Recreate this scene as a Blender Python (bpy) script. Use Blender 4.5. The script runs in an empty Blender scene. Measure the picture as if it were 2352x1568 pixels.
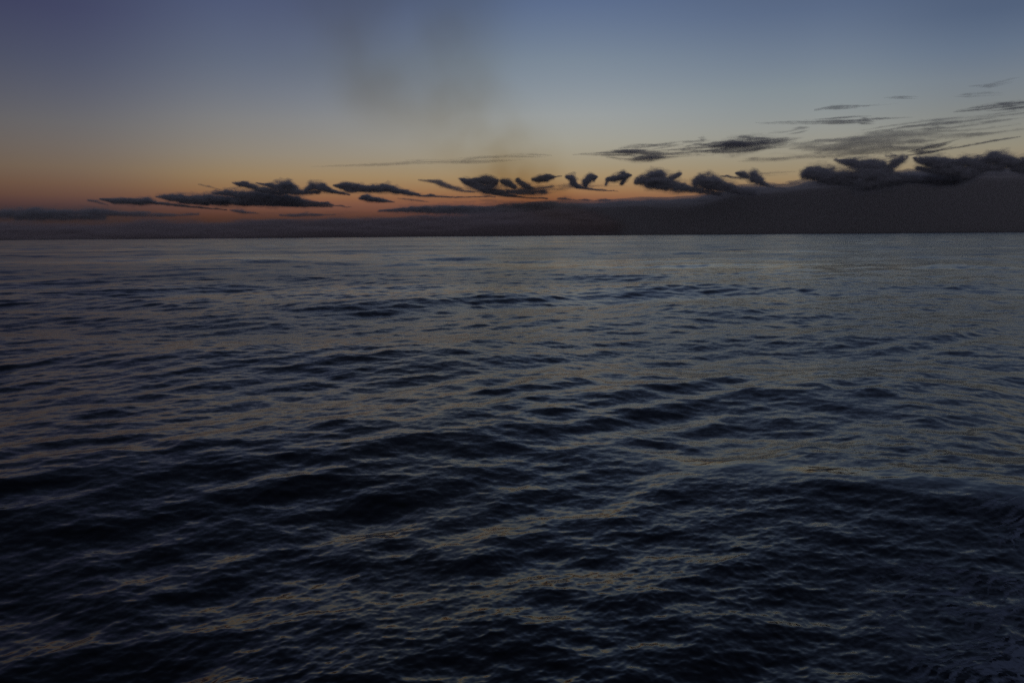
import bpy, math
import numpy as np
from mathutils import Matrix, Vector

# ------------------------------------------------------------------ camera, sky, exposure
sc = bpy.context.scene
COL = sc.collection
R = math.radians
CAM_H = 14.0
PITCH, ROLL = 7.58, -0.46
cam_data = bpy.data.cameras.new("camera")
cam = bpy.data.objects.new("camera", cam_data)
COL.objects.link(cam)
cam_data.lens = 28.0
cam_data.sensor_width = 36.0
cam_data.clip_start = 0.5
cam_data.clip_end = 200000.0
cam.matrix_world = (Matrix.Translation((0, 0, CAM_H)) @ Matrix.Rotation(R(90 - PITCH), 4, 'X')
                    @ Matrix.Rotation(R(ROLL), 4, 'Z'))
sc.camera = cam

world = bpy.data.worlds.new("World")
sc.world = world
world.use_nodes = True
nt = world.node_tree
bg = nt.nodes["Background"]
sky = nt.nodes.new("ShaderNodeTexSky")
sky.sky_type = 'NISHITA'
sky.sun_disc = False
sky.sun_elevation = R(-4.0)          # the sun has set: only its twilight glow is left
sky.sun_rotation = R(22.0)
tc = nt.nodes.new("ShaderNodeTexCoord")
sep = nt.nodes.new("ShaderNodeSeparateXYZ")
nt.links.new(tc.outputs["Generated"], sep.inputs[0])
mul = nt.nodes.new("ShaderNodeMath"); mul.operation = 'MULTIPLY'; mul.inputs[1].default_value = 2.0; mul.use_clamp = True
nt.links.new(sep.outputs["Z"], mul.inputs[0])
def air(stops):                                # air colour by height above the horizon
    ramp = nt.nodes.new("ShaderNodeValToRGB")
    els = ramp.color_ramp.elements
    els.remove(els[1])
    els[0].position = 0.0
    for k, (deg, c) in enumerate(stops):
        e = els[0] if k == 0 else els.new(min(1.0, math.sin(R(deg)) * 2.0))
        e.color = (c[0] / 4.8, c[1] / 4.8, c[2] / 4.8, 1)
    nt.links.new(mul.outputs[0], ramp.inputs[0])
    return ramp.outputs[0]

HIGH = [(22.0, (1.0, 1.12, 1.44)), (29.0, (.86, .92, 1.12))]
AIR = [(-29, [(0, (.40, .40, 4.5)), (1.2, (.44, .56, 4.6)), (2.0, (.63, .74, 4.2)), (2.7, (1.12, 1.08, 2.9)), (3.4, (1.38, 1.29, 2.3)), (4.4, (1.57, 1.54, 2.17)), (5.7, (1.60, 1.61, 2.17)),
              (7.1, (1.57, 1.63, 2.15)), (10.7, (1.22, 1.30, 1.95)), (13.7, (1.05, 1.05, 1.79))]),
       (-18.3, [(0, (.5, .5, 4.5)), (1.2, (.62, .62, 4.6)), (2.0, (1.0, .93, 3.7)), (2.6, (1.42, 1.16, 2.4)), (3.3, (1.76, 1.6, 2.2)), (4.1, (1.98, 1.89, 2.2)), (5.5, (1.99, 2.01, 2.46)),
                (7.8, (2.0, 2.05, 2.45)), (11.4, (1.62, 1.77, 2.3)), (14.9, (1.39, 1.52, 2.25))]),
       (2.4, [(0, (.5, .45, 4)), (1.4, (.6, .52, 3.2)), (2.4, (.96, .74, 1.8)), (3.0, (1.33, 1.1, 1.65)), (4.0, (1.6, 1.53, 1.8)), (4.8, (1.68, 1.71, 2.03)), (6.4, (2.0, 2.08, 2.4)),
              (8.2, (2.22, 2.32, 2.62)), (11.8, (1.96, 2.18, 2.48)), (15.3, (1.49, 1.78, 2.45))]),
       (20, [(0, (.5, .45, 3)), (2.3, (.88, .78, 1.9)), (3.6, (1.22, 1.28, 1.82)), (4.4, (1.29, 1.38, 1.82)), (5.6, (1.45, 1.56, 1.95)), (7.0, (1.6, 1.72, 2.06)), (9.3, (1.61, 1.79, 2.05)),
             (11.7, (1.42, 1.62, 2.0)), (14.1, (1.18, 1.40, 1.9))]),
       (30.5, [(0, (.5, .5, 3)), (2.3, (.85, .75, 1.9)), (3.6, (1.15, 1.19, 1.73)), (5.1, (1.28, 1.40, 1.78)), (7.4, (1.28, 1.39, 1.68)), (9.1, (1.28, 1.43, 1.77)),
               (10.9, (1.1, 1.31, 1.74)), (12.9, (.9, 1.1, 1.55))])]
azi = nt.nodes.new("ShaderNodeMath"); azi.operation = 'ARCTAN2'
nt.links.new(sep.outputs["X"], azi.inputs[0]); nt.links.new(sep.outputs["Y"], azi.inputs[1])
def toward(a, b):
    m = nt.nodes.new("ShaderNodeMapRange"); m.interpolation_type = 'SMOOTHSTEP'
    m.inputs["From Min"].default_value = R(a); m.inputs["From Max"].default_value = R(b)
    nt.links.new(azi.outputs[0], m.inputs["Value"])
    return m.outputs[0]
def blend(f, a, b):
    m = nt.nodes.new("ShaderNodeMix"); m.data_type = 'RGBA'
    nt.links.new(f, m.inputs["Factor"]); nt.links.new(a, m.inputs["A"]); nt.links.new(b, m.inputs["B"])
    return m.outputs["Result"]
air_colour = air(AIR[0][1] + HIGH)
for (a0, _), (a1, stops) in zip(AIR, AIR[1:]):
    air_colour = blend(toward(a0, a1), air_colour, air(stops + HIGH))
mx = nt.nodes.new("ShaderNodeMix"); mx.data_type = 'RGBA'; mx.blend_type = 'MULTIPLY'
mx.inputs["Factor"].default_value = 1.0
nt.links.new(sky.outputs[0], mx.inputs["A"])
nt.links.new(air_colour, mx.inputs["B"])
# the eastern sky behind the camera: dim blue light scattered twice, which the single-scattering sky leaves out
east = nt.nodes.new("ShaderNodeMapRange"); east.interpolation_type = 'SMOOTHSTEP'
east.inputs["From Min"].default_value = .25; east.inputs["From Max"].default_value = -.6
nt.links.new(sep.outputs["Y"], east.inputs["Value"])
glow = nt.nodes.new("ShaderNodeMix"); glow.data_type = 'RGBA'; glow.blend_type = 'ADD'
glow.inputs["B"].default_value = (.025, .0235, .0275, 1)
nt.links.new(east.outputs[0], glow.inputs["Factor"])
nt.links.new(mx.outputs["Result"], glow.inputs["A"])
# dust low over the sea, a last dim purple
dust = nt.nodes.new("ShaderNodeMapRange"); dust.interpolation_type = 'SMOOTHSTEP'
dust.inputs["From Min"].default_value = .055; dust.inputs["From Max"].default_value = .01
nt.links.new(sep.outputs["Z"], dust.inputs["Value"])
low = nt.nodes.new("ShaderNodeMix"); low.data_type = 'RGBA'; low.blend_type = 'ADD'
low.inputs["B"].default_value = (.003, .0026, .0038, 1)
nt.links.new(dust.outputs[0], low.inputs["Factor"])
nt.links.new(glow.outputs["Result"], low.inputs["A"])
nt.links.new(low.outputs["Result"], bg.inputs["Color"])
bg.inputs["Strength"].default_value = 0.15

sc.view_settings.view_transform = 'Standard'
sc.view_settings.look = 'None'
sc.view_settings.exposure = 5.0
sc.view_settings.gamma = 1.0
sc.render.engine = 'CYCLES'
sc.cycles.use_denoising = False
sc.cycles.denoiser = 'OPENIMAGEDENOISE'
sc.cycles.max_bounces = 6
sc.cycles.diffuse_bounces = 2
sc.cycles.glossy_bounces = 3
sc.cycles.transparent_max_bounces = 64
sc.cycles.volume_bounces = 3
sc.cycles.use_adaptive_sampling = False
sc.cycles.volume_max_steps = 256

# ------------------------------------------------------------------ helpers
F_PX = 28.0 / 36.0 * 2352.0
CAM_ROT = np.array(cam.matrix_world.to_3x3())

def direction(u, v):
    """World direction seen at (u, v) of the photograph measured 2352 wide."""
    u = np.asarray(u, float); v = np.asarray(v, float)
    d = np.stack([(u - 1176) / F_PX, (784 - v) / F_PX, -np.ones_like(u)], -1) @ CAM_ROT.T
    return d / np.linalg.norm(d, axis=-1, keepdims=True)

def on_water(u, v):
    d = direction(u, v)
    t = CAM_H / -d[..., 2]
    return d[..., :2] * t[..., None]

def new_mesh(name, verts, quads, mats, parent=None, smooth=True):
    me = bpy.data.meshes.new(name)
    verts = np.ascontiguousarray(verts, np.float32); quads = np.ascontiguousarray(quads, np.int32)
    me.vertices.add(len(verts)); me.vertices.foreach_set("co", verts.ravel())
    me.loops.add(quads.size); me.loops.foreach_set("vertex_index", quads.ravel())
    me.polygons.add(len(quads))
    me.polygons.foreach_set("loop_start", np.arange(0, quads.size, 4, dtype=np.int32))
    me.polygons.foreach_set("loop_total", np.full(len(quads), 4, np.int32))
    if smooth:
        me.polygons.foreach_set("use_smooth", np.ones(len(quads), bool))
    me.update(calc_edges=True)
    for m in mats:
        me.materials.append(m)
    o = bpy.data.objects.new(name, me)
    COL.objects.link(o)
    o.parent = parent
    return o

def attr(o, name, values):
    a = o.data.attributes.new(name, 'FLOAT', 'POINT')
    a.data.foreach_set("value", np.ascontiguousarray(values, np.float32))

def tag(o, label=None, cat=None, group=None, kind=None):
    if label: o["label"] = label
    if cat: o["category"] = cat
    if group: o["group"] = group
    if kind: o["kind"] = kind

def vnoise(shape_pts, seed):
    """Value noise at points (n, 3)."""
    p = shape_pts
    i = np.floor(p).astype(np.int64); f = p - i
    f = f * f * (3 - 2 * f)
    def h(ix, iy, iz):
        n = (ix * 73856093) ^ (iy * 19349663) ^ (iz * 83492791) ^ (seed * 2654435761)
        n = (n ^ (n >> 13)) * 1274126177 & 0x7fffffff
        n = (n ^ (n >> 16)) & 0xffff
        return n / 65535.0
    x0, y0, z0 = i[..., 0], i[..., 1], i[..., 2]
    fx, fy, fz = f[..., 0], f[..., 1], f[..., 2]
    r = 0
    for a in (0, 1):
        for b in (0, 1):
            for c in (0, 1):
                r = r + h(x0 + a, y0 + b, z0 + c) * (fx if a else 1 - fx) * (fy if b else 1 - fy) * (fz if c else 1 - fz)
    return r

def fbm(p, seed, octaves=4, gain=.55):
    s = 0; a = 1.0; tot = 0
    for o in range(octaves):
        s = s + a * (vnoise(p * 2 ** o, seed + o * 17) - .5); tot += a; a *= gain
    return s / tot * 2

# ------------------------------------------------------------------ the sea: directional wave spectrum, four bands
rng = np.random.default_rng(11)
N = 512

class Band:
    def __init__(self, L, lmin, lmax, slope, heading, spread, rot, kp=None, chop=0.75, second=None):
        self.L, self.lmin, self.lmax, self.rot = L, lmin, lmax, rot
        self.slope = slope
        k1 = np.fft.fftfreq(N, 1.0 / N) * 2 * np.pi / L
        kx, ky = np.meshgrid(k1, k1, indexing='ij')
        k = np.hypot(kx, ky); k[0, 0] = 1e9
        th = np.arctan2(ky, kx) + rot
        P = k ** -4.0
        if kp: P *= np.exp(-1.25 * (kp / k) ** 2)
        d = np.abs(np.cos((th - heading) / 2)) ** (2 * spread)
        if second: d = d + second[1] * np.abs(np.cos((th - second[0]) / 2)) ** (2 * second[2])
        P *= d
        lam = 2 * np.pi / k
        P[(lam < lmin) | (lam > lmax)] = 0
        h0 = np.sqrt(P) * (rng.standard_normal((N, N)) + 1j * rng.standard_normal((N, N)))
        ift = lambda s: np.real(np.fft.ifft2(s))
        h = ift(h0); sx = ift(1j * kx * h0); sy = ift(1j * ky * h0)
        s = slope / np.sqrt((sx ** 2 + sy ** 2).mean())
        self.h = (h * s).astype(np.float32)
        self.dx = (ift(1j * kx / k * h0) * s * chop).astype(np.float32)
        self.dy = (ift(1j * ky / k * h0) * s * chop).astype(np.float32)

    def sample(self, x, y):
        c, s = math.cos(self.rot), math.sin(self.rot)
        a = (c * x + s * y) / self.L * N; b = (-s * x + c * y) / self.L * N
        i = np.floor(a).astype(np.int64); j = np.floor(b).astype(np.int64)
        fa = (a - i).astype(np.float32); fb = (b - j).astype(np.float32)
        i0 = i % N; i1 = (i + 1) % N; j0 = j % N; j1 = (j + 1) % N
        def bl(g): return (g[i0, j0] * (1 - fa) + g[i1, j0] * fa) * (1 - fb) + (g[i0, j1] * (1 - fa) + g[i1, j1] * fa) * fb
        X, Y, H = bl(self.dx), bl(self.dy), bl(self.h)
        return c * X - s * Y, s * X + c * Y, H

HD = math.atan2(-.76, .65)
BANDS = [
    Band(620.0, 26, 320, .052, R(-66), 6, .0, kp=2 * math.pi / 70),
    Band(123.0, 4.2, 26, .064, HD, 17, .31, kp=2 * math.pi / 9.5, second=(R(-118), .22, 9)),
    Band(23.7, .9, 4.2, .060, R(-68), 2.2, .83, chop=1.1),
    Band(5.3, .16, .9, .078, R(-62), 2.6, 1.37, chop=1.1),
]

# the ship's bow wave: a smooth low ridge curving in from beyond the right edge
wk = on_water(np.array([1290, 1450, 1620, 1800, 1980, 2160, 2352, 2560, 2800.]),
              np.array([1035, 1062, 1085, 1107, 1131, 1160, 1200, 1250, 1320.]))

def wake(x, y):
    """Signed distance from the ridge line (positive on its far side) and strength along it."""
    best = np.full(x.shape, 1e9); sd = np.full(x.shape, 1e9); tt = np.zeros(x.shape)
    n = len(wk) - 1
    for i in range(n):
        a, b = wk[i], wk[i + 1]
        e = b - a; L2 = (e ** 2).sum()
        t = np.clip(((x - a[0]) * e[0] + (y - a[1]) * e[1]) / L2, 0, 1)
        qx = x - a[0] - t * e[0]; qy = y - a[1] - t * e[1]
        d = np.hypot(qx, qy)
        m = d < best
        side = np.sign(e[0] * (y - a[1]) - e[1] * (x - a[0]))
        sd = np.where(m, d * side, sd); tt = np.where(m, (i + t) / n, tt); best = np.where(m, d, best)
    return sd, tt

def smooth(a, b, x):
    t = np.clip((x - a) / (b - a), 0, 1)
    return t * t * (3 - 2 * t)

def sea(x, y, spacing):
    X = x.copy(); Y = y.copy(); Z = np.zeros_like(x); lost = np.zeros_like(x)
    near = (np.hypot(x, y) < 120)
    calm = np.zeros_like(x); inside = np.zeros_like(x)
    if near.any():
        sd, tt = wake(x[near], y[near])
        st = smooth(0.0, .25, tt)
        ridge = .24 * np.exp(-((sd - .6) / np.where(sd > .6, 4.6, 5.0)) ** 2) * st
        trough = 0 * sd
        Z[near] += ridge + trough
        inside[near] = smooth(.12, .4, tt) * smooth(0, -3, sd) * smooth(-26, -12, sd)      # water the hull has just pushed flat
        calm[near] = st * np.exp(-((sd - 2.2) / 2.6) ** 2)
    for q, b in enumerate(BANDS):
        w = 1 - smooth(b.lmin * .5, b.lmin * 2.2 if q else 60, spacing)
        w = w * (1 - calm * (0, .3, .5, .45)[q]) * (1 + inside * (-.2, -.62, .0, .28)[q])
        m = w > .002
        if m.any():
            dx, dy, h = b.sample(x[m], y[m])
            X[m] += dx * w[m]; Y[m] += dy * w[m]; Z[m] += h * w[m]
        lost += (1 - w ** 2) * b.slope ** 2 * (1 - calm)
    # cat's-paws: patches where the wind roughens or spares the surface
    patch = fbm(np.stack([x / 190 + .3 * y / 190, y / 70, 0 * x], -1), 41, 3, .6)
    return X, Y, Z, np.sqrt(lost) * np.clip(1 + .8 * patch, .35, 1.8), .015 * (1 - .5 * calm)

def sea_grid(r, az, name, mats, lift=0.0):
    rr, aa = np.meshgrid(r, az, indexing='ij')
    x = (rr * np.sin(aa)).ravel(); y = (rr * np.cos(aa)).ravel()
    sp = np.gradient(r)
    step = np.maximum(np.repeat(sp, len(az)), rr.ravel() * (az[1] - az[0]))
    X, Y, Z, lost, micro = sea(x, y, step)
    nr, na = len(r), len(az)
    idx = np.arange(nr * na).reshape(nr, na)
    q = np.stack([idx[:-1, :-1], idx[:-1, 1:], idx[1:, 1:], idx[1:, :-1]], -1).reshape(-1, 4)[:, ::-1]
    o = new_mesh(name, np.stack([X, Y, Z + lift], -1), q, mats)
    attr(o, "ripple", np.sqrt(micro ** 2 + (.4 * lost) ** 2))
    attr(o, "gloss", np.sqrt(np.sqrt(.0018 ** 2 + (.42 * lost) ** 2)))     # waves below the mesh's size roughen the mirror
    return o, x, y

# water: dark body, mirror-like skin; the capillary ripples too small for the mesh tilt its normal
wm = bpy.data.materials.new("sea_water"); wm.use_nodes = True
t = wm.node_tree; bs = t.nodes["Principled BSDF"]
bs.inputs["Base Color"].default_value = (.0038, .0050, .0075, 1)
bs.inputs["IOR"].default_value = 1.333
gl = t.nodes.new("ShaderNodeAttribute"); gl.attribute_name = "gloss"
t.links.new(gl.outputs["Fac"], bs.inputs["Roughness"])

def ripple_normal(t):
    geo = t.nodes.new("ShaderNodeNewGeometry")
    at = t.nodes.new("ShaderNodeAttribute"); at.attribute_name = "ripple"
    acc = None
    for scale, amt, rot in ((4.3, 5.0, .4), (13.0, 4.4, -.5)):
        mp = t.nodes.new("ShaderNodeMapping"); mp.inputs["Rotation"].default_value = (0, 0, rot)
        mp.inputs["Scale"].default_value = (scale * .6, scale, scale)
        t.links.new(geo.outputs["Position"], mp.inputs[0])
        nz = t.nodes.new("ShaderNodeTexNoise"); nz.inputs["Scale"].default_value = 1.0; nz.inputs["Detail"].default_value = 2.0
        t.links.new(mp.outputs[0], nz.inputs["Vector"])
        sb = t.nodes.new("ShaderNodeVectorMath"); sb.operation = 'SUBTRACT'; sb.inputs[1].default_value = (.5, .5, .5)
        t.links.new(nz.outputs["Color"], sb.inputs[0])
        ml = t.nodes.new("ShaderNodeVectorMath"); ml.operation = 'MULTIPLY'; ml.inputs[1].default_value = (amt * .75, amt, 0)
        t.links.new(sb.outputs[0], ml.inputs[0])
        if acc is None: acc = ml
        else:
            ad = t.nodes.new("ShaderNodeVectorMath"); ad.operation = 'ADD'
            t.links.new(acc.outputs[0], ad.inputs[0]); t.links.new(ml.outputs[0], ad.inputs[1]); acc = ad
    sca = t.nodes.new("ShaderNodeVectorMath"); sca.operation = 'SCALE'
    t.links.new(acc.outputs[0], sca.inputs[0]); t.links.new(at.outputs["Fac"], sca.inputs["Scale"])
    ad = t.nodes.new("ShaderNodeVectorMath"); ad.operation = 'ADD'
    t.links.new(sca.outputs[0], ad.inputs[0]); t.links.new(geo.outputs["Normal"], ad.inputs[1])
    nm = t.nodes.new("ShaderNodeVectorMath"); nm.operation = 'NORMALIZE'
    t.links.new(ad.outputs[0], nm.inputs[0])
    return nm.outputs[0]

t.links.new(ripple_normal(t), bs.inputs["Normal"])

r_near = np.exp(np.arange(math.log(11.0), math.log(300.0), .0036))
r_far = np.exp(np.arange(math.log(r_near[-1] * 1.004), math.log(60000.0), .0075))
azim = np.linspace(R(-47), R(47), 1350)
water, _, _ = sea_grid(np.concatenate([r_near, r_far]), azim, "sea", [wm])
tag(water, "dark blue open sea with low rolling waves reflecting the dusk sky", kind="structure")

# ------------------------------------------------------------------ foam thrown out by the ship's bow, lower right
fm = bpy.data.materials.new("sea_foam"); fm.use_nodes = True
t = fm.node_tree; t.nodes.remove(t.nodes["Principled BSDF"])
df = t.nodes.new("ShaderNodeBsdfDiffuse"); df.inputs["Color"].default_value = (.20, .26, .37, 1)
tr = t.nodes.new("ShaderNodeBsdfTransparent"); ms = t.nodes.new("ShaderNodeMixShader")
at = t.nodes.new("ShaderNodeAttribute"); at.attribute_name = "cover"
t.links.new(at.outputs["Fac"], ms.inputs[0]); t.links.new(tr.outputs[0], ms.inputs[1]); t.links.new(df.outputs[0], ms.inputs[2])
t.links.new(ms.outputs[0], t.nodes["Material Output"].inputs[0])
t.links.new(ripple_normal(t), df.inputs["Normal"])

def foam_patch(blobs, r0, r1, a0, a1, label):
    r = np.arange(r0, r1, .06); az = np.arange(R(a0), R(a1), .0018)
    o, x, y = sea_grid(r, az, "foam", [fm], lift=.012)
    p = np.stack([x, y, np.zeros_like(x)], -1)
    c = np.zeros_like(x)
    for (u, v, ru, rv, amp) in blobs:
        g = on_water(np.array([u, u + ru, u]), np.array([v, v, v - rv]))
        lu = np.hypot(*(g[1] - g[0])); lv = np.hypot(*(g[2] - g[0]))
        c = np.maximum(c, amp * np.exp(-(((x - g[0][0]) / lu) ** 2 + ((y - g[0][1]) / lv) ** 2)))
    ca, sa = math.cos(.5), math.sin(.5)
    wob = fbm(p * .35, 3, 3)
    al = ca * x + sa * y + .8 * wob; ac = -sa * x + ca * y + .8 * wob
    n = fbm(np.stack([al * .3, ac * .9, 0 * x], -1), 5, 3)               # patches
    st = fbm(np.stack([al * 1.1, ac * 6.0, 0 * x], -1), 7, 4, .7)        # drawn-out streaks
    bub = fbm(p * 7.0, 9, 3)
    cover = c * np.clip(.75 + 1.3 * n, 0, 2) * np.clip(.5 + 2.2 * st, 0, 2.2) * np.clip(1 + bub, .3, 2)
    cover = np.clip(3.8 * cover, 0, .9)
    attr(o, "cover", cover)
    # drop the empty cells so that only the foam itself is left
    me = o.data
    import bmesh
    bm = bmesh.new(); bm.from_mesh(me); bm.verts.ensure_lookup_table()
    bmesh.ops.delete(bm, geom=[bm.verts[int(i)] for i in np.where(cover < .012)[0]], context='VERTS')
    bm.to_mesh(me); bm.free()
    tag(o, label, "foam", kind="stuff")

foam_patch([(2330, 1500, 210, 150, .30), (2230, 1560, 160, 90, .26), (2390, 1400, 120, 110, .30)], 13, 36, 20, 44,
           "pale blue wash of churned foam in the bottom right corner")
foam_patch([(2360, 1262, 62, 30, .55), (2330, 1200, 130, 34, .22), (2420, 1250, 90, 60, .5)], 22, 46, 24, 44,
           "small curl of pale foam breaking at the right edge below the smooth wave")

# ------------------------------------------------------------------ clouds: nested skins of a density field
def surface_nets(Fd, lev):
    S = Fd > lev
    nx, ny, nz = S.shape
    cnt = np.zeros((nx - 1, ny - 1, nz - 1), np.float32); acc = np.zeros((nx - 1, ny - 1, nz - 1, 3), np.float32)
    crossings = []
    for ax in range(3):
        sl0 = [slice(None)] * 3; sl1 = [slice(None)] * 3
        sl0[ax] = slice(0, -1); sl1[ax] = slice(1, None)
        a, b = Fd[tuple(sl0)], Fd[tuple(sl1)]
        cr = S[tuple(sl0)] != S[tuple(sl1)]
        tpar = np.where(cr, (lev - a) / np.where(cr, b - a, 1), 0)
        crossings.append((ax, cr, S[tuple(sl0)]))
        o1, o2 = [i for i in range(3) if i != ax]
        for d1 in (0, 1):
            for d2 in (0, 1):
                s = [slice(None)] * 3
                s[o1] = slice(d1, S.shape[o1] - 1 + d1); s[o2] = slice(d2, S.shape[o2] - 1 + d2)
                c = cr[tuple(s)]
                cnt += c
                acc[..., ax] += np.where(c, tpar[tuple(s)], 0)
                acc[..., o1] += c * d1; acc[..., o2] += c * d2
    use = cnt > 0
    vid = np.full(use.shape, -1, np.int64); vid[use] = np.arange(use.sum())
    ijk = np.argwhere(use)
    V = ijk + acc[use] / cnt[use][:, None]
    quads = []
    for ax, cr, s0 in crossings:
        o1, o2 = [i for i in range(3) if i != ax]
        e = np.argwhere(cr)
        ok = (e[:, o1] > 0) & (e[:, o2] > 0) & (e[:, o1] < S.shape[o1] - 1) & (e[:, o2] < S.shape[o2] - 1)
        e = e[ok]
        if not len(e): continue
        def at_(d1, d2):
            f = e.copy(); f[:, o1] -= d1; f[:, o2] -= d2
            return vid[f[:, 0], f[:, 1], f[:, 2]]
        q = np.stack([at_(1, 1), at_(0, 1), at_(0, 0), at_(1, 0)], -1)
        flip = s0[e[:, 0], e[:, 1], e[:, 2]] ^ (ax == 1)
        q[~flip] = q[~flip][:, ::-1]
        quads.append(q)
    return V, (np.concatenate(quads) if quads else np.zeros((0, 4), int))

def vapour(sigma, albedo):
    """Cloud of even density SIGMA per metre, with the faintest skin where it meets the air."""
    m = bpy.data.materials.new("cloud_vapour"); m.use_nodes = True
    t = m.node_tree; t.nodes.remove(t.nodes["Principled BSDF"])
    pv = t.nodes.new("ShaderNodeVolumePrincipled")
    pv.inputs["Color"].default_value = albedo
    pv.inputs["Density"].default_value = sigma
    df = t.nodes.new("ShaderNodeBsdfDiffuse"); df.inputs["Color"].default_value = (.3, .3, .32, 1)
    tr = t.nodes.new("ShaderNodeBsdfTransparent"); ms = t.nodes.new("ShaderNodeMixShader"); ms.inputs[0].default_value = .015
    t.links.new(tr.outputs[0], ms.inputs[1]); t.links.new(df.outputs[0], ms.inputs[2])
    t.links.new(ms.outputs[0], t.nodes["Material Output"].inputs["Surface"])
    t.links.new(pv.outputs[0], t.nodes["Material Output"].inputs["Volume"])
    return m

PUFF, BANK, LOW = (.76, .79, .85, 1), (.88, .89, .92, 1), (.80, .75, .78, 1)

def px_metres(uc, vc, dist):
    return dist / math.hypot(F_PX, math.hypot(uc - 1176, vc - 784))   # metres per photograph pixel at that distance

LEVELS = (-.65, -.2, .04, .3)

def body(name, Fd, u0, v1, su, sy, sv, uc, vc, dist, sigma, albedo):
    """Field over (u, depth, v) at the photograph's scale -> a closed body of real size standing DIST metres away."""
    d = direction(uc, vc)
    ctr = d * dist
    right = np.array([d[1], -d[0], 0]); right /= np.linalg.norm(right)
    back = np.array([d[0], d[1], 0]); back /= np.linalg.norm(back)
    up = np.array([0, 0, 1.0])
    roll = R(-ROLL)
    right, up = right * math.cos(roll) + up * math.sin(roll), up * math.cos(roll) - right * math.sin(roll)
    m = px_metres(uc, vc, dist)
    Vs, Qs, Ms, n = [], [], [], 0
    for k, lev in enumerate(LEVELS):          # each skin encloses a denser part of the cloud
        V, Q = surface_nets(Fd, lev)
        if not len(Q): continue
        Vs.append(V); Qs.append(Q + n); Ms.append(np.full(len(Q), k)); n += len(V)
    V, Q, M = np.concatenate(Vs), np.concatenate(Qs), np.concatenate(Ms)
    uu = u0 + V[:, 0] * su - uc
    yy = (V[:, 1] - (Fd.shape[1] - 1) / 2) * sy
    vv = v1 - V[:, 2] * sv - vc
    P = ((uu * m)[:, None] * right + (yy * m)[:, None] * back - (vv * m)[:, None] * up)
    c = P[Q]; nrm = np.cross(c[:, 2] - c[:, 0], c[:, 3] - c[:, 1])
    if (nrm * c.mean(1)).sum() < 0:           # faces look outward
        Q = Q[:, ::-1]
    o = new_mesh(name, P, Q, [vapour(sigma * w, albedo) for w in (.12, .32, .9, 1.9)])
    o.data.polygons.foreach_set("material_index", M.astype(np.int32))
    o.location = Vector((ctr[0], ctr[1], CAM_H + ctr[2]))
    return o

def unravel(strokes, n, seed):
    """Each streak as N finer threads of uneven length, so that it frays."""
    g = np.random.default_rng(seed + 500)
    out = []
    for s in strokes:
        a = np.array(s, float)
        t = np.linspace(0, 1, len(a)); tt = np.linspace(0, 1, 9)
        full = np.stack([np.interp(tt, t, a[:, k]) for k in range(4)], -1)
        for i in range(n):
            c = g.uniform(.15, .85); h = g.uniform(.18, .5)
            lo, hi = max(0, c - h), min(1, c + h)
            q = np.linspace(lo, hi, 7)
            p = np.stack([np.interp(q, tt, full[:, k]) for k in range(4)], -1)
            env = np.sin(np.linspace(.12, math.pi - .12, 7)) ** .8
            off = g.normal() * .75
            p[:, 1] += off * p[:, 2] * .8 + g.normal() * .5 + np.linspace(-1, 1, 7) * g.normal() * .9
            p[:, 2] = np.maximum(p[:, 2] * g.uniform(.45, .8) * (.35 + .65 * env), 1.2)
            p[:, 3] *= (.45 + .55 * env) * g.uniform(.6, 1.0)
            out.append([tuple(r) for r in p])
    return out

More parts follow.
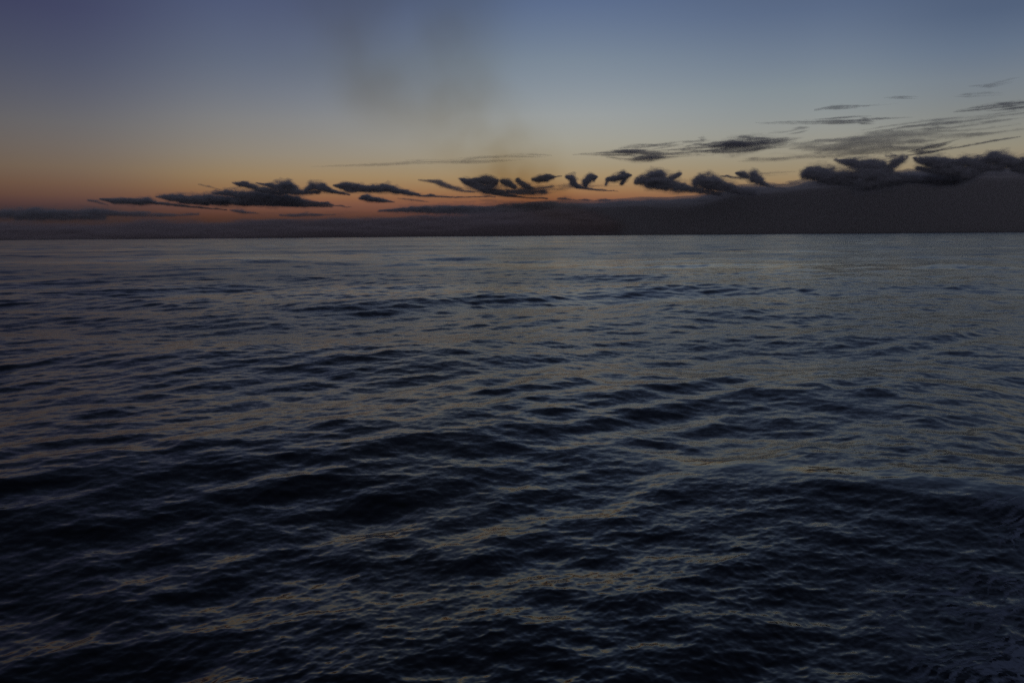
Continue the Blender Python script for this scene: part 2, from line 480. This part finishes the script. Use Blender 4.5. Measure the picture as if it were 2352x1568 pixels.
def cloud(label, strokes, dist=20000., tau=4.0, amp=.75, nx=22., nv=9., grow=1.1, threads=0, seed=0, depth=1.3, flat=1.0, lean=0.0):
    strokes = [[(p[0], p[1], p[2] * grow, p[3] if len(p) > 3 else 1.0) for p in s] for s in strokes]
    if threads: strokes = unravel(strokes, threads, seed)
    pts = np.concatenate([np.array(s, float) for s in strokes])
    rm = pts[:, 2].max()
    pad = rm * 1.9 + 6
    u0, u1 = pts[:, 0].min() - pad, pts[:, 0].max() + pad
    v0, v1 = pts[:, 1].min() - pad, pts[:, 1].max() + pad
    su, sv = 1.6, 1.0
    ny = int(max(7, min(17, rm * 2 * depth / 2.5)))
    if ny % 2 == 0: ny += 1
    half = rm * depth * 2.0 + 3
    sy = 2 * half / (ny - 1)
    nu = int((u1 - u0) / su) + 1; nvv = int((v1 - v0) / sv) + 1
    U, Y, V = np.meshgrid(u0 + np.arange(nu) * su, (np.arange(ny) - (ny - 1) / 2) * sy, v1 - np.arange(nvv) * sv, indexing='ij')
    # wind-drawn turbulence warps the field before it is measured
    q = np.stack([(U + lean * (V - v0)) / nx, Y / (nx * .8), V / nv], -1)
    n1 = fbm(q, seed * 7 + 3, 4, .62)
    n2 = fbm(q * .6 + 9.1, seed * 7 + 5, 3)
    Uw = U + n2 * 5 * min(1.5, rm / 8); Vw = V + n1 * rm * .35
    f = np.full(U.shape, -9.0)
    for s in strokes:
        s = np.array(s, float)
        if len(s) == 1: s = np.repeat(s, 2, 0)
        for a, b in zip(s[:-1], s[1:]):
            e = b[:2] - a[:2]; L2 = max((e ** 2).sum(), 1e-6)
            tp = np.clip(((Uw - a[0]) * e[0] + (Vw - a[1]) * e[1]) / L2, 0, 1)
            r = a[2] + (b[2] - a[2]) * tp
            w = a[3] + (b[3] - a[3]) * tp if len(a) > 3 else 1.0
            dd = np.sqrt((Uw - a[0] - tp * e[0]) ** 2 + ((Vw - a[1] - tp * e[1]) / flat) ** 2 + (Y / depth) ** 2)
            g = 1 - dd / r - (1 - w)
            # smooth union
            hmix = np.clip(.5 + .5 * (g - f) / .25, 0, 1)
            f = np.maximum(f, g) + .0625 * 4 * .25 * hmix * (1 - hmix)
    n3 = fbm(np.stack([U / 8., Y / 8., V / 4.5], -1), seed * 7 + 11, 3, .6)       # ragged, torn edges
    f = f + (amp * n1 + .38 * n3) * (.4 + .6 * np.clip(1 - f, 0, 1))
    f[0] = f[-1] = -1; f[:, 0] = f[:, -1] = -1; f[:, :, 0] = f[:, :, -1] = -1
    uc, vc = (u0 + u1) / 2, (v0 + v1) / 2
    sigma = tau / (2 * max(rm, 9.) * depth * px_metres(uc, vc, dist))
    o = body("cloud", f.astype(np.float32), u0, v1, su, sy, sv, uc, vc, dist, sigma, PUFF)
    tag(o, label, "cloud", "dark clouds strung along the dusk horizon")
    return o

# --- the row of torn and curling clouds, from the left to the right
cloud("long low smudge of cloud farthest left, just above the horizon",
      [[(-60, 492, 7), (40, 492, 9), (130, 488, 9), (215, 487, 8), (280, 492, 6), (360, 495, 4), (440, 493, 3)], [(60, 497, 9), (230, 497, 8)]],
      dist=26000, tau=1.5, seed=1)
cloud("tiny faint wisp left of the leftmost dark streak", [[(204, 460, 2.5), (222, 463, 3.5), (246, 471, 2)]], dist=23000, tau=1.5, seed=2)
cloud("thin dark streak of cloud, leftmost above the low smudge, tail drooping to the right",
      [[(246, 458, 2), (276, 463, 5), (320, 463, 6.5), (345, 461, 7), (364, 466, 4), (400, 471, 3), (450, 476, 2.5), (512, 482, 2)]], dist=22500, seed=3)
cloud("long flat cloud second from left, thick in the middle",
      [[(376, 451, 3), (410, 455, 7), (450, 456, 9), (500, 459, 10), (560, 464, 8), (600, 469, 4), (680, 474, 2.5)], [(420, 462, 5), (480, 470, 3)]], dist=22500, seed=4)
cloud("broad dark slab of cloud below the hooked streak, long tail to the right",
      [[(498, 442, 4), (530, 443, 7), (580, 452, 12), (630, 457, 13), (680, 462, 9), (720, 468, 4), (803, 475, 2)], [(540, 460, 6), (700, 470, 6), (760, 476, 2)]], dist=22000, seed=5)
cloud("small hooked dark streak at the top left of the cloud row, slanting downward",
      [[(538, 420, 2), (552, 423, 5), (572, 427, 5), (600, 435, 6), (640, 444, 4)], [(560, 421, 3.5), (571, 421, 2.5)]], dist=21500, seed=6)
cloud("faint thin wisp left of the hooked streak", [[(458, 424, 1.5), (480, 429, 2.5), (508, 436, 1.5)]], dist=22000, tau=1.1, seed=7)
cloud("pair of ragged puffs joined at the bottom, right of the hooked streak",
      [[(592, 420, 2), (612, 425, 3), (640, 429, 9), (665, 427, 9), (680, 436, 7)], [(650, 438, 7), (690, 441, 6), (730, 440, 5)],
       [(700, 436, 6), (716, 427, 8), (738, 430, 9), (750, 436, 6), (778, 444, 3), (803, 447, 2)]], dist=21500, seed=8)
cloud("small dark smudge under the pair of ragged puffs", [[(530, 482, 2), (555, 486, 4.5), (595, 490, 2)]], dist=24000, tau=2.0, seed=9)
cloud("thin humped streak low over the red horizon", [[(646, 494, 2), (680, 495, 4), (705, 493, 4), (730, 494, 3), (769, 493, 2)]], dist=25000, tau=2.0, seed=10)
cloud("three humped cloud whose long thin tail sweeps right over the orange glow",
      [[(768, 425, 2), (790, 427, 6), (805, 427, 6.5), (840, 432, 6), (870, 433, 7), (892, 430, 8), (910, 435, 7), (935, 443, 5), (969, 449, 3.4), (1054, 453, 2.2), (1140, 454, 1.4)],
       [(800, 433, 6), (850, 436, 5)]], dist=21000, seed=11)
cloud("small dark wedge under the three humped cloud", [[(828, 456, 3), (848, 455, 6.5), (870, 459, 5), (907, 464, 2)]], dist=23000, seed=12)
cloud("faint slanting wisp right of the small dark wedge", [[(914, 455, 1.5), (945, 459, 2.6), (984, 464, 1.4)]], dist=23000, tau=1.5, seed=13)
cloud("faint torn feather of cloud left of the anvil puff",
      [[(962, 413, 2), (995, 417, 4), (1008, 420, 5), (1030, 428, 5), (1060, 438, 4), (1090, 442, 2)]], dist=21000, tau=1.5, seed=14)
cloud("ragged anvil shaped puff near the middle with a tail curling right",
      [[(1060, 411, 5), (1072, 418, 7), (1095, 425, 8), (1115, 434, 9), (1130, 441, 6), (1165, 450, 3), (1220, 455, 2), (1260, 458, 1.5)],
       [(1090, 414, 5), (1118, 416, 9), (1132, 417, 8), (1122, 430, 9)], [(1130, 440, 7, .75), (1160, 443, 8, .6)]], dist=20500, seed=15)
cloud("fuzzy torn puff right of the anvil shaped puff",
      [[(1155, 416, 6), (1168, 420, 8), (1182, 430, 5)], [(1190, 414, 5), (1206, 426, 7), (1222, 432, 5)], [(1165, 440, 7, .7), (1250, 440, 8, .6)], [(1210, 436, 6, .8), (1270, 428, 5, .6)]],
      dist=20500, tau=2.6, seed=16)
cloud("small bumpy puff floating above the fuzzy torn puff", [[(1224, 412, 4), (1238, 411, 7), (1256, 409, 7), (1272, 407, 4)], [(1276, 406, 2), (1292, 405, 1.5)]], dist=20000, seed=17)
cloud("two headed curl of cloud whose stems join in one tail",
      [[(1302, 405, 4), (1314, 409, 8), (1316, 420, 6), (1326, 429, 4), (1370, 436, 2.4), (1420, 440, 1.4)], [(1370, 407, 3), (1354, 409, 8), (1346, 417, 7), (1345, 427, 4)], [(1364, 412, 5), (1372, 408, 2)]],
      dist=20000, seed=18)
cloud("single small curl of cloud between the two headed curl and the big puff",
      [[(1396, 410, 5), (1412, 409, 7), (1430, 406, 8), (1440, 404, 5), (1447, 404, 2)], [(1432, 412, 7), (1428, 422, 4)], [(1398, 412, 6, .7), (1394, 424, 5, .5)]], dist=19500, seed=19)
cloud("big dark puff with two humps and a notch, its tail merging into the bank",
      [[(1460, 417, 5), (1478, 413, 10), (1500, 411, 15), (1512, 410, 14), (1530, 418, 13), (1552, 428, 11), (1590, 436, 7), (1650, 446, 6)],
       [(1538, 418, 9), (1545, 408, 7), (1560, 403, 5), (1566, 402, 3)], [(1490, 418, 11), (1530, 428, 9)]], dist=19000, seed=20)
cloud("small flat smear of cloud just above the bank near the middle", [[(1280, 456, 2), (1298, 455, 5), (1325, 459, 2)], [(1325, 459, 2), (1400, 462, 3)]], dist=21000, tau=2.2, seed=21)
cloud("dome shaped dark cloud right of the notched puff, sloping down to the right",
      [[(1600, 417, 8), (1618, 414, 11), (1635, 416, 13), (1655, 424, 11), (1675, 432, 10), (1700, 440, 8), (1735, 446, 5)], [(1610, 420, 8), (1660, 430, 10)]], dist=19000, seed=22)
cloud("small round puff with a trailing tail right of the dome shaped cloud",
      [[(1694, 398, 3), (1704, 401, 7), (1718, 405, 6)], [(1730, 407, 11), (1738, 412, 9), (1746, 421, 5), (1765, 428, 3), (1800, 434, 2)], [(1660, 402, 3, .7), (1700, 408, 4, .6)]], dist=19000, seed=23)
cloud("large dark cumulus with a rounded top, left of the tall leaning cloud",
      [[(1852, 400, 9), (1868, 397, 13), (1885, 398, 15), (1905, 405, 14), (1930, 408, 13), (1955, 407, 12), (1980, 412, 12)], [(1890, 408, 12), (1925, 415, 10), (1990, 420, 12)]], dist=18500, seed=24)
cloud("tall leaning cloud with a pointed left tip and a fuzzy right horn",
      [[(1920, 365, 3), (1940, 368, 6), (1965, 375, 10), (1995, 380, 13), (2020, 387, 13), (2035, 395, 11)], [(2030, 390, 9), (2048, 380, 9), (2062, 371, 8), (2072, 366, 3)],
       [(1985, 400, 17), (2025, 405, 15)], [(1980, 420, 16), (2050, 415, 14)], [(2030, 362, 4, .7), (2060, 364, 4, .7)]], dist=18500, seed=25)
cloud("low flat cloud filling the gap beneath the fuzzy horn",
      [[(2050, 408, 8), (2080, 406, 10), (2110, 411, 9), (2150, 414, 12), (2200, 410, 12)]], dist=18500, seed=26)
cloud("dark cumulus with a sharp top left tip, right of the fuzzy horn",
      [[(2106, 364, 4), (2122, 368, 9), (2142, 374, 13), (2170, 378, 11), (2190, 382, 9)], [(2115, 384, 7), (2160, 392, 10), (2190, 396, 10)]], dist=18000, seed=27)
cloud("rounded dark cumulus between the sharp tipped one and the tallest one",
      [[(2192, 374, 9), (2215, 370, 11), (2240, 376, 11)], [(2190, 388, 10), (2235, 392, 12), (2220, 402, 12)]], dist=18000, seed=28)
cloud("tallest dark cumulus near the right edge, domed and wide",
      [[(2262, 370, 9), (2280, 364, 12), (2298, 366, 13), (2318, 374, 11)], [(2260, 382, 10), (2300, 382, 10)]], dist=18000, seed=29)
cloud("dark cumulus cut off by the right edge of the photo",
      [[(2334, 372, 9), (2352, 370, 10), (2390, 366, 13), (2440, 378, 12)], [(2340, 382, 8), (2400, 390, 14), (2460, 395, 14)]], dist=18000, seed=30)

# --- thin high streaks
HI = dict(dist=30000., flat=1.0, nx=60., nv=8., grow=1.8, threads=6)
cloud("darkest high streak, a long lens left of the ragged high patch",
      [[(1312, 346, 1.5), (1360, 345, 4), (1420, 345, 7), (1460, 346, 8), (1510, 350, 6), (1560, 353, 3), (1640, 357, 1.5)], [(1420, 340, 4), (1500, 336, 3), (1570, 330, 2)], [(1470, 348, 5), (1580, 345, 5), (1700, 338, 4), (1800, 330, 3)]], tau=1.2, amp=.8, seed=31, **HI)
cloud("ragged high patch of streaky dark cloud above the dome shaped cloud",
      [[(1530, 331, 3), (1580, 327, 5), (1640, 327, 8), (1690, 327, 10), (1740, 331, 7), (1800, 326, 4), (1840, 322, 2)], [(1600, 318, 3), (1626, 315, 3)], [(1570, 322, 4), (1640, 318, 2)],
       [(1560, 342, 3), (1660, 345, 4), (1800, 339, 3)], [(1760, 316, 3), (1820, 308, 3), (1850, 303, 2)]], tau=1.2, amp=.95, seed=32, **HI)
cloud("wide thin veil of streaks reaching right from the ragged high patch",
      [[(1750, 326, 4), (1900, 320, 5), (2060, 318, 6), (2200, 322, 5), (2300, 314, 4), (2420, 305, 4)], [(1700, 350, 4), (1850, 345, 6), (2000, 338, 8), (2120, 340, 7)],
       [(1820, 332, 6), (2000, 328, 9), (2160, 330, 7)]], tau=0.5, amp=1.1, seed=33, **HI)
cloud("dark pointed streak under the thin veil, left of the contrail",
      [[(2085, 346, 2), (2120, 342, 4), (2160, 334, 4), (2200, 326, 2)]], tau=1.5, amp=.7, seed=34, **HI)
cloud("straight thin contrail climbing to the right above the cumulus tops",
      [[(2027, 361, 1.2), (2110, 351, 1.6), (2200, 340, 2.0), (2260, 331, 2.6), (2317, 325, 1.4)]], tau=1.6, amp=.5, seed=35, dist=30000., nx=14., nv=5.)
cloud("small dark knot in a hair thin high streak",
      [[(1743, 271, 1.4), (1820, 275, 1.6), (1900, 279, 2), (1955, 279, 3), (2000, 279, 2.6), (2060, 282, 1.6), (2120, 284, 1)], [(1960, 282, 3), (1978, 284, 4), (2004, 289, 2)]], tau=1.1, amp=.8, seed=36, **HI)
cloud("broad faint streak rising to the right edge above the thin veil",
      [[(2000, 286, 2), (2100, 278, 4), (2190, 276, 5), (2280, 273, 4), (2352, 267, 4), (2450, 260, 3)]], tau=0.55, amp=.9, seed=37, **HI)
cloud("thin grey streak at the right edge, above the broad faint one",
      [[(2205, 247, 1.8), (2260, 245, 3.2), (2330, 244, 4), (2430, 243, 3)]], tau=1.1, amp=.8, seed=38, **HI)
cloud("short hairline wisp left of the thin grey streak",
      [[(1876, 247, 1.2), (1915, 244, 2.2), (1940, 244, 2.4), (2000, 247, 1.4), (2080, 245, 1)]], tau=1.1, amp=.8, seed=39, **HI)
cloud("tiny high wisp, smallest of the wisps at upper right",
      [[(2030, 222, .8), (2055, 223, 1.2), (2072, 224, 1.5), (2105, 227, .8)]], tau=1.1, amp=.8, seed=40, **HI)
cloud("highest faint wisp near the right edge",
      [[(2200, 210, 1.4), (2228, 211, 3), (2260, 215, 2.6), (2300, 219, 1.4)], [(2230, 197, 1.4), (2270, 198, 2.4), (2330, 189, 2)]], tau=0.55, amp=.8, seed=41, **HI)
cloud("long hairline streak over the orange glow left of centre",
      [[(720, 379, 1.2), (800, 376, 2.2), (880, 374, 2.4), (960, 371, 2.4), (1060, 372, 2.4), (1130, 374, 2.6), (1210, 368, 1.4)], [(1040, 369, 1.6), (1110, 361, 2), (1180, 357, 2.4), (1270, 360, 1.4)]],
      tau=0.5, amp=.7, seed=42, **HI)

cloud("faint torn veil trailing under the small puffs near the middle",
      [[(1100, 440, 4), (1170, 438, 7), (1260, 436, 7), (1340, 430, 5), (1440, 432, 3)], [(1000, 426, 3), (1080, 432, 5), (1160, 428, 5), (1240, 424, 4)]], dist=20300, tau=.8, amp=1.0, nx=40., threads=5, seed=44)
cloud("faint thin veil streaming between the dome shaped cloud and the large cumulus",
      [[(1570, 430, 4), (1660, 408, 4), (1760, 404, 4), (1850, 402, 3)], [(1700, 424, 3), (1790, 424, 3), (1870, 418, 3)]], dist=19200, tau=.6, amp=1.0, nx=40., threads=4, seed=45)
cloud("long flat tongue of cloud reaching left from the thick bank over the red glow",
      [[(872, 482, 3), (905, 480, 5), (951, 479, 7), (1020, 481, 9), (1100, 483, 10), (1180, 482, 12), (1260, 482, 12)]], dist=20500, tau=3.5, nx=70., seed=43)

# --- the banks of low cloud lying on the horizon
def bank(label, prof, dist, soft, tau, amp, seed, vbot, su=3.0, depth=70., nx=70., nv=10., drop=30., power=2.0, albedo=BANK):
    prof = np.array(prof, float)
    u0, u1 = prof[0, 0], prof[-1, 0]
    v0 = prof[:, 1].min() - soft * 1.6 - 4
    sv, ny = 1.25, 15
    sy = 2 * depth / (ny - 1)
    nu = int((u1 - u0) / su) + 1; nvv = int((vbot - v0) / sv) + 1
    U, Y, V = np.meshgrid(u0 + np.arange(nu) * su, (np.arange(ny) - (ny - 1) / 2) * sy, vbot - np.arange(nvv) * sv, indexing='ij')
    top = np.interp(U, prof[:, 0], prof[:, 1])
    q = np.stack([U / nx, Y / nx, V / nv], -1)
    n = fbm(q, seed, 5, .6)
    f = (V - top - drop * (np.abs(Y) / depth) ** power) / soft + amp * n
    f = np.minimum(f, (depth * .9 - np.abs(Y)) / 20.)
    f = np.minimum(f, np.minimum(U - u0, u1 - U) / 60.)
    f[0] = f[-1] = -1; f[:, 0] = f[:, -1] = -1; f[:, :, 0] = f[:, :, -1] = -1
    uc, vc = (u0 + u1) / 2, (v0 + vbot) / 2
    o = body("cloud_bank", f.astype(np.float32), u0, vbot, su, sy, sv, uc, vc, dist, tau / (2 * depth * px_metres(uc, vc, dist)), albedo)
    tag(o, label, "cloud bank")

bank("thick slate grey bank of cloud filling the horizon from the middle to the right edge",
     [(640, 560), (800, 530), (930, 509), (1030, 496), (1090, 482), (1139, 469), (1191, 460), (1259, 457), (1361, 457), (1430, 453), (1550, 457), (1600, 455), (1640, 448), (1695, 434),
      (1787, 433), (1890, 426), (1930, 421), (1965, 417), (2054, 413), (2112, 414), (2197, 413), (2283, 413), (2352, 412), (2500, 410), (2800, 412)],
     20500, 15., 22., .75, 61, 556, nx=95., nv=11., drop=16.)
bank("low dusky purple bank of haze and cloud along the whole left horizon",
     [(-420, 496), (0, 501), (150, 507), (240, 509), (330, 504), (445, 502), (480, 507), (600, 503), (700, 501), (760, 499), (900, 499), (1000, 495), (1080, 492), (1130, 489), (1240, 484), (1500, 486)],
     18500, 20., 6.0, .7, 62, 562, drop=40., power=1.1, albedo=LOW)

# ------------------------------------------------------------------ the thin brown funnel smoke drifting off to the horizon
SMOKE = .030

def smoke():
    c = [(-66, 60, 1.5), (0, 0, 0)]
    path = []
    for (u, v, dist, rad) in [(860, -140, 150, 16), (885, -10, 200, 26), (890, 120, 270, 30), (985, 225, 360, 27), (1105, 300, 480, 30), (1170, 370, 640, 36), (1200, 430, 1000, 46),
                              (1265, 478, 1800, 62), (1350, 507, 3600, 80), (1420, 520, 7000, 90), (1450, 526, 10000, 20)]:
        d = direction(u, v)
        p = d / np.hypot(d[0], d[1]) * dist; p[2] += CAM_H
        path.append((p, rad))
    V, Q = [], []
    ns = 20
    for i, (p, rad) in enumerate(path):
        a = path[max(0, i - 1)][0]; b = path[min(len(path) - 1, i + 1)][0]
        tdir = (b - a) / np.linalg.norm(b - a)
        s = np.cross(tdir, (0, 0, 1)); s /= np.linalg.norm(s); w = np.cross(s, tdir)
        for j in range(ns):
            an = 2 * math.pi * j / ns
            V.append(p + rad * (1.5 * math.cos(an) * s + min(.9, p[2] / rad * .7) * math.sin(an) * w))
    for i in range(len(path) - 1):
        for j in range(ns):
            k = (j + 1) % ns
            Q.append((i * ns + j, i * ns + k, (i + 1) * ns + k, (i + 1) * ns + j))
    for base in (0, (len(path) - 1) * ns):
        for j in range(ns // 2 - 1):
            Q.append((base + j, base + j + 1, base + ns - 2 - j, base + ns - 1 - j))
    m = bpy.data.materials.new("funnel_smoke"); m.use_nodes = True
    t = m.node_tree; t.nodes.remove(t.nodes["Principled BSDF"])
    ab = t.nodes.new("ShaderNodeVolumeAbsorption"); ab.inputs["Color"].default_value = (.82, .75, .64, 1)
    def math_node(op, a, b=None, clamp=False):
        n = t.nodes.new("ShaderNodeMath"); n.operation = op; n.use_clamp = clamp
        for k, x in enumerate((a, b)):
            if x is None: continue
            if isinstance(x, (int, float)): n.inputs[k].default_value = x
            else: t.links.new(x, n.inputs[k])
        return n.outputs[0]
    geo = t.nodes.new("ShaderNodeNewGeometry")
    sp = t.nodes.new("ShaderNodeSeparateXYZ"); t.links.new(geo.outputs["Position"], sp.inputs[0])
    nz = t.nodes.new("ShaderNodeTexNoise"); nz.inputs["Scale"].default_value = .036; nz.inputs["Detail"].default_value = 4
    t.links.new(geo.outputs["Position"], nz.inputs["Vector"])
    mr = t.nodes.new("ShaderNodeMapRange"); mr.inputs["From Min"].default_value = .44; mr.inputs["From Max"].default_value = .80
    mr.inputs["To Max"].default_value = SMOKE
    t.links.new(nz.outputs["Fac"], mr.inputs["Value"])
    flat = math_node('SQRT', math_node('ADD', math_node('MULTIPLY', sp.outputs["X"], sp.outputs["X"]), math_node('MULTIPLY', sp.outputs["Y"], sp.outputs["Y"])))
    far = math_node('DIVIDE', math_node('LOGARITHM', math_node('DIVIDE', flat, 150.), 70.), 1.0, True)
    axis = t.nodes.new("ShaderNodeValToRGB"); axis.color_ramp.elements.remove(axis.color_ramp.elements[1])
    for k, (p, rad) in enumerate(path):
        dist = math.hypot(p[0], p[1])
        e = axis.color_ramp.elements[0] if k == 0 else axis.color_ramp.elements.new(min(1.0, math.log(dist / 150.) / math.log(70.)))
        if k == 0: e.position = 0
        e.color = (math.atan2(p[0], p[1]) * 2 + .5, (p[2] - CAM_H) / dist * 2.5, rad / dist * 2, 1)
    t.links.new(far, axis.inputs[0])
    ac = t.nodes.new("ShaderNodeSeparateColor"); t.links.new(axis.outputs[0], ac.inputs[0])
    az = math_node('ADD', math_node('MULTIPLY', math_node('ARCTAN2', sp.outputs["X"], sp.outputs["Y"]), 2.), .5)
    el = math_node('MULTIPLY', math_node('DIVIDE', math_node('SUBTRACT', sp.outputs["Z"], CAM_H), flat), 2.5)
    da = math_node('DIVIDE', math_node('SUBTRACT', az, ac.outputs[0]), math_node('MULTIPLY', ac.outputs[2], 1.5))
    de = math_node('DIVIDE', math_node('SUBTRACT', el, ac.outputs[1]), math_node('MULTIPLY', ac.outputs[2], 1.25))
    core = math_node('SUBTRACT', 1.0, math_node('ADD', math_node('MULTIPLY', da, da), math_node('MULTIPLY', de, de)), True)
    thin = math_node('POWER', math_node('DIVIDE', 300., flat, True), 1.15)
    t.links.new(math_node('MULTIPLY', math_node('MULTIPLY', mr.outputs[0], thin), math_node('POWER', core, 1.5)), ab.inputs["Density"])
    t.links.new(ab.outputs[0], t.nodes["Material Output"].inputs["Volume"])
    m.cycles.volume_step_rate = .02
    o = new_mesh("smoke", np.array(V), np.array(Q), [m])
    import bmesh
    bm = bmesh.new(); bm.from_mesh(o.data); bmesh.ops.recalc_face_normals(bm, faces=bm.faces[:]); bm.to_mesh(o.data); bm.free()
    tag(o, "thin brownish smoke trail drifting down the sky to the horizon", "smoke", kind="stuff")

smoke()
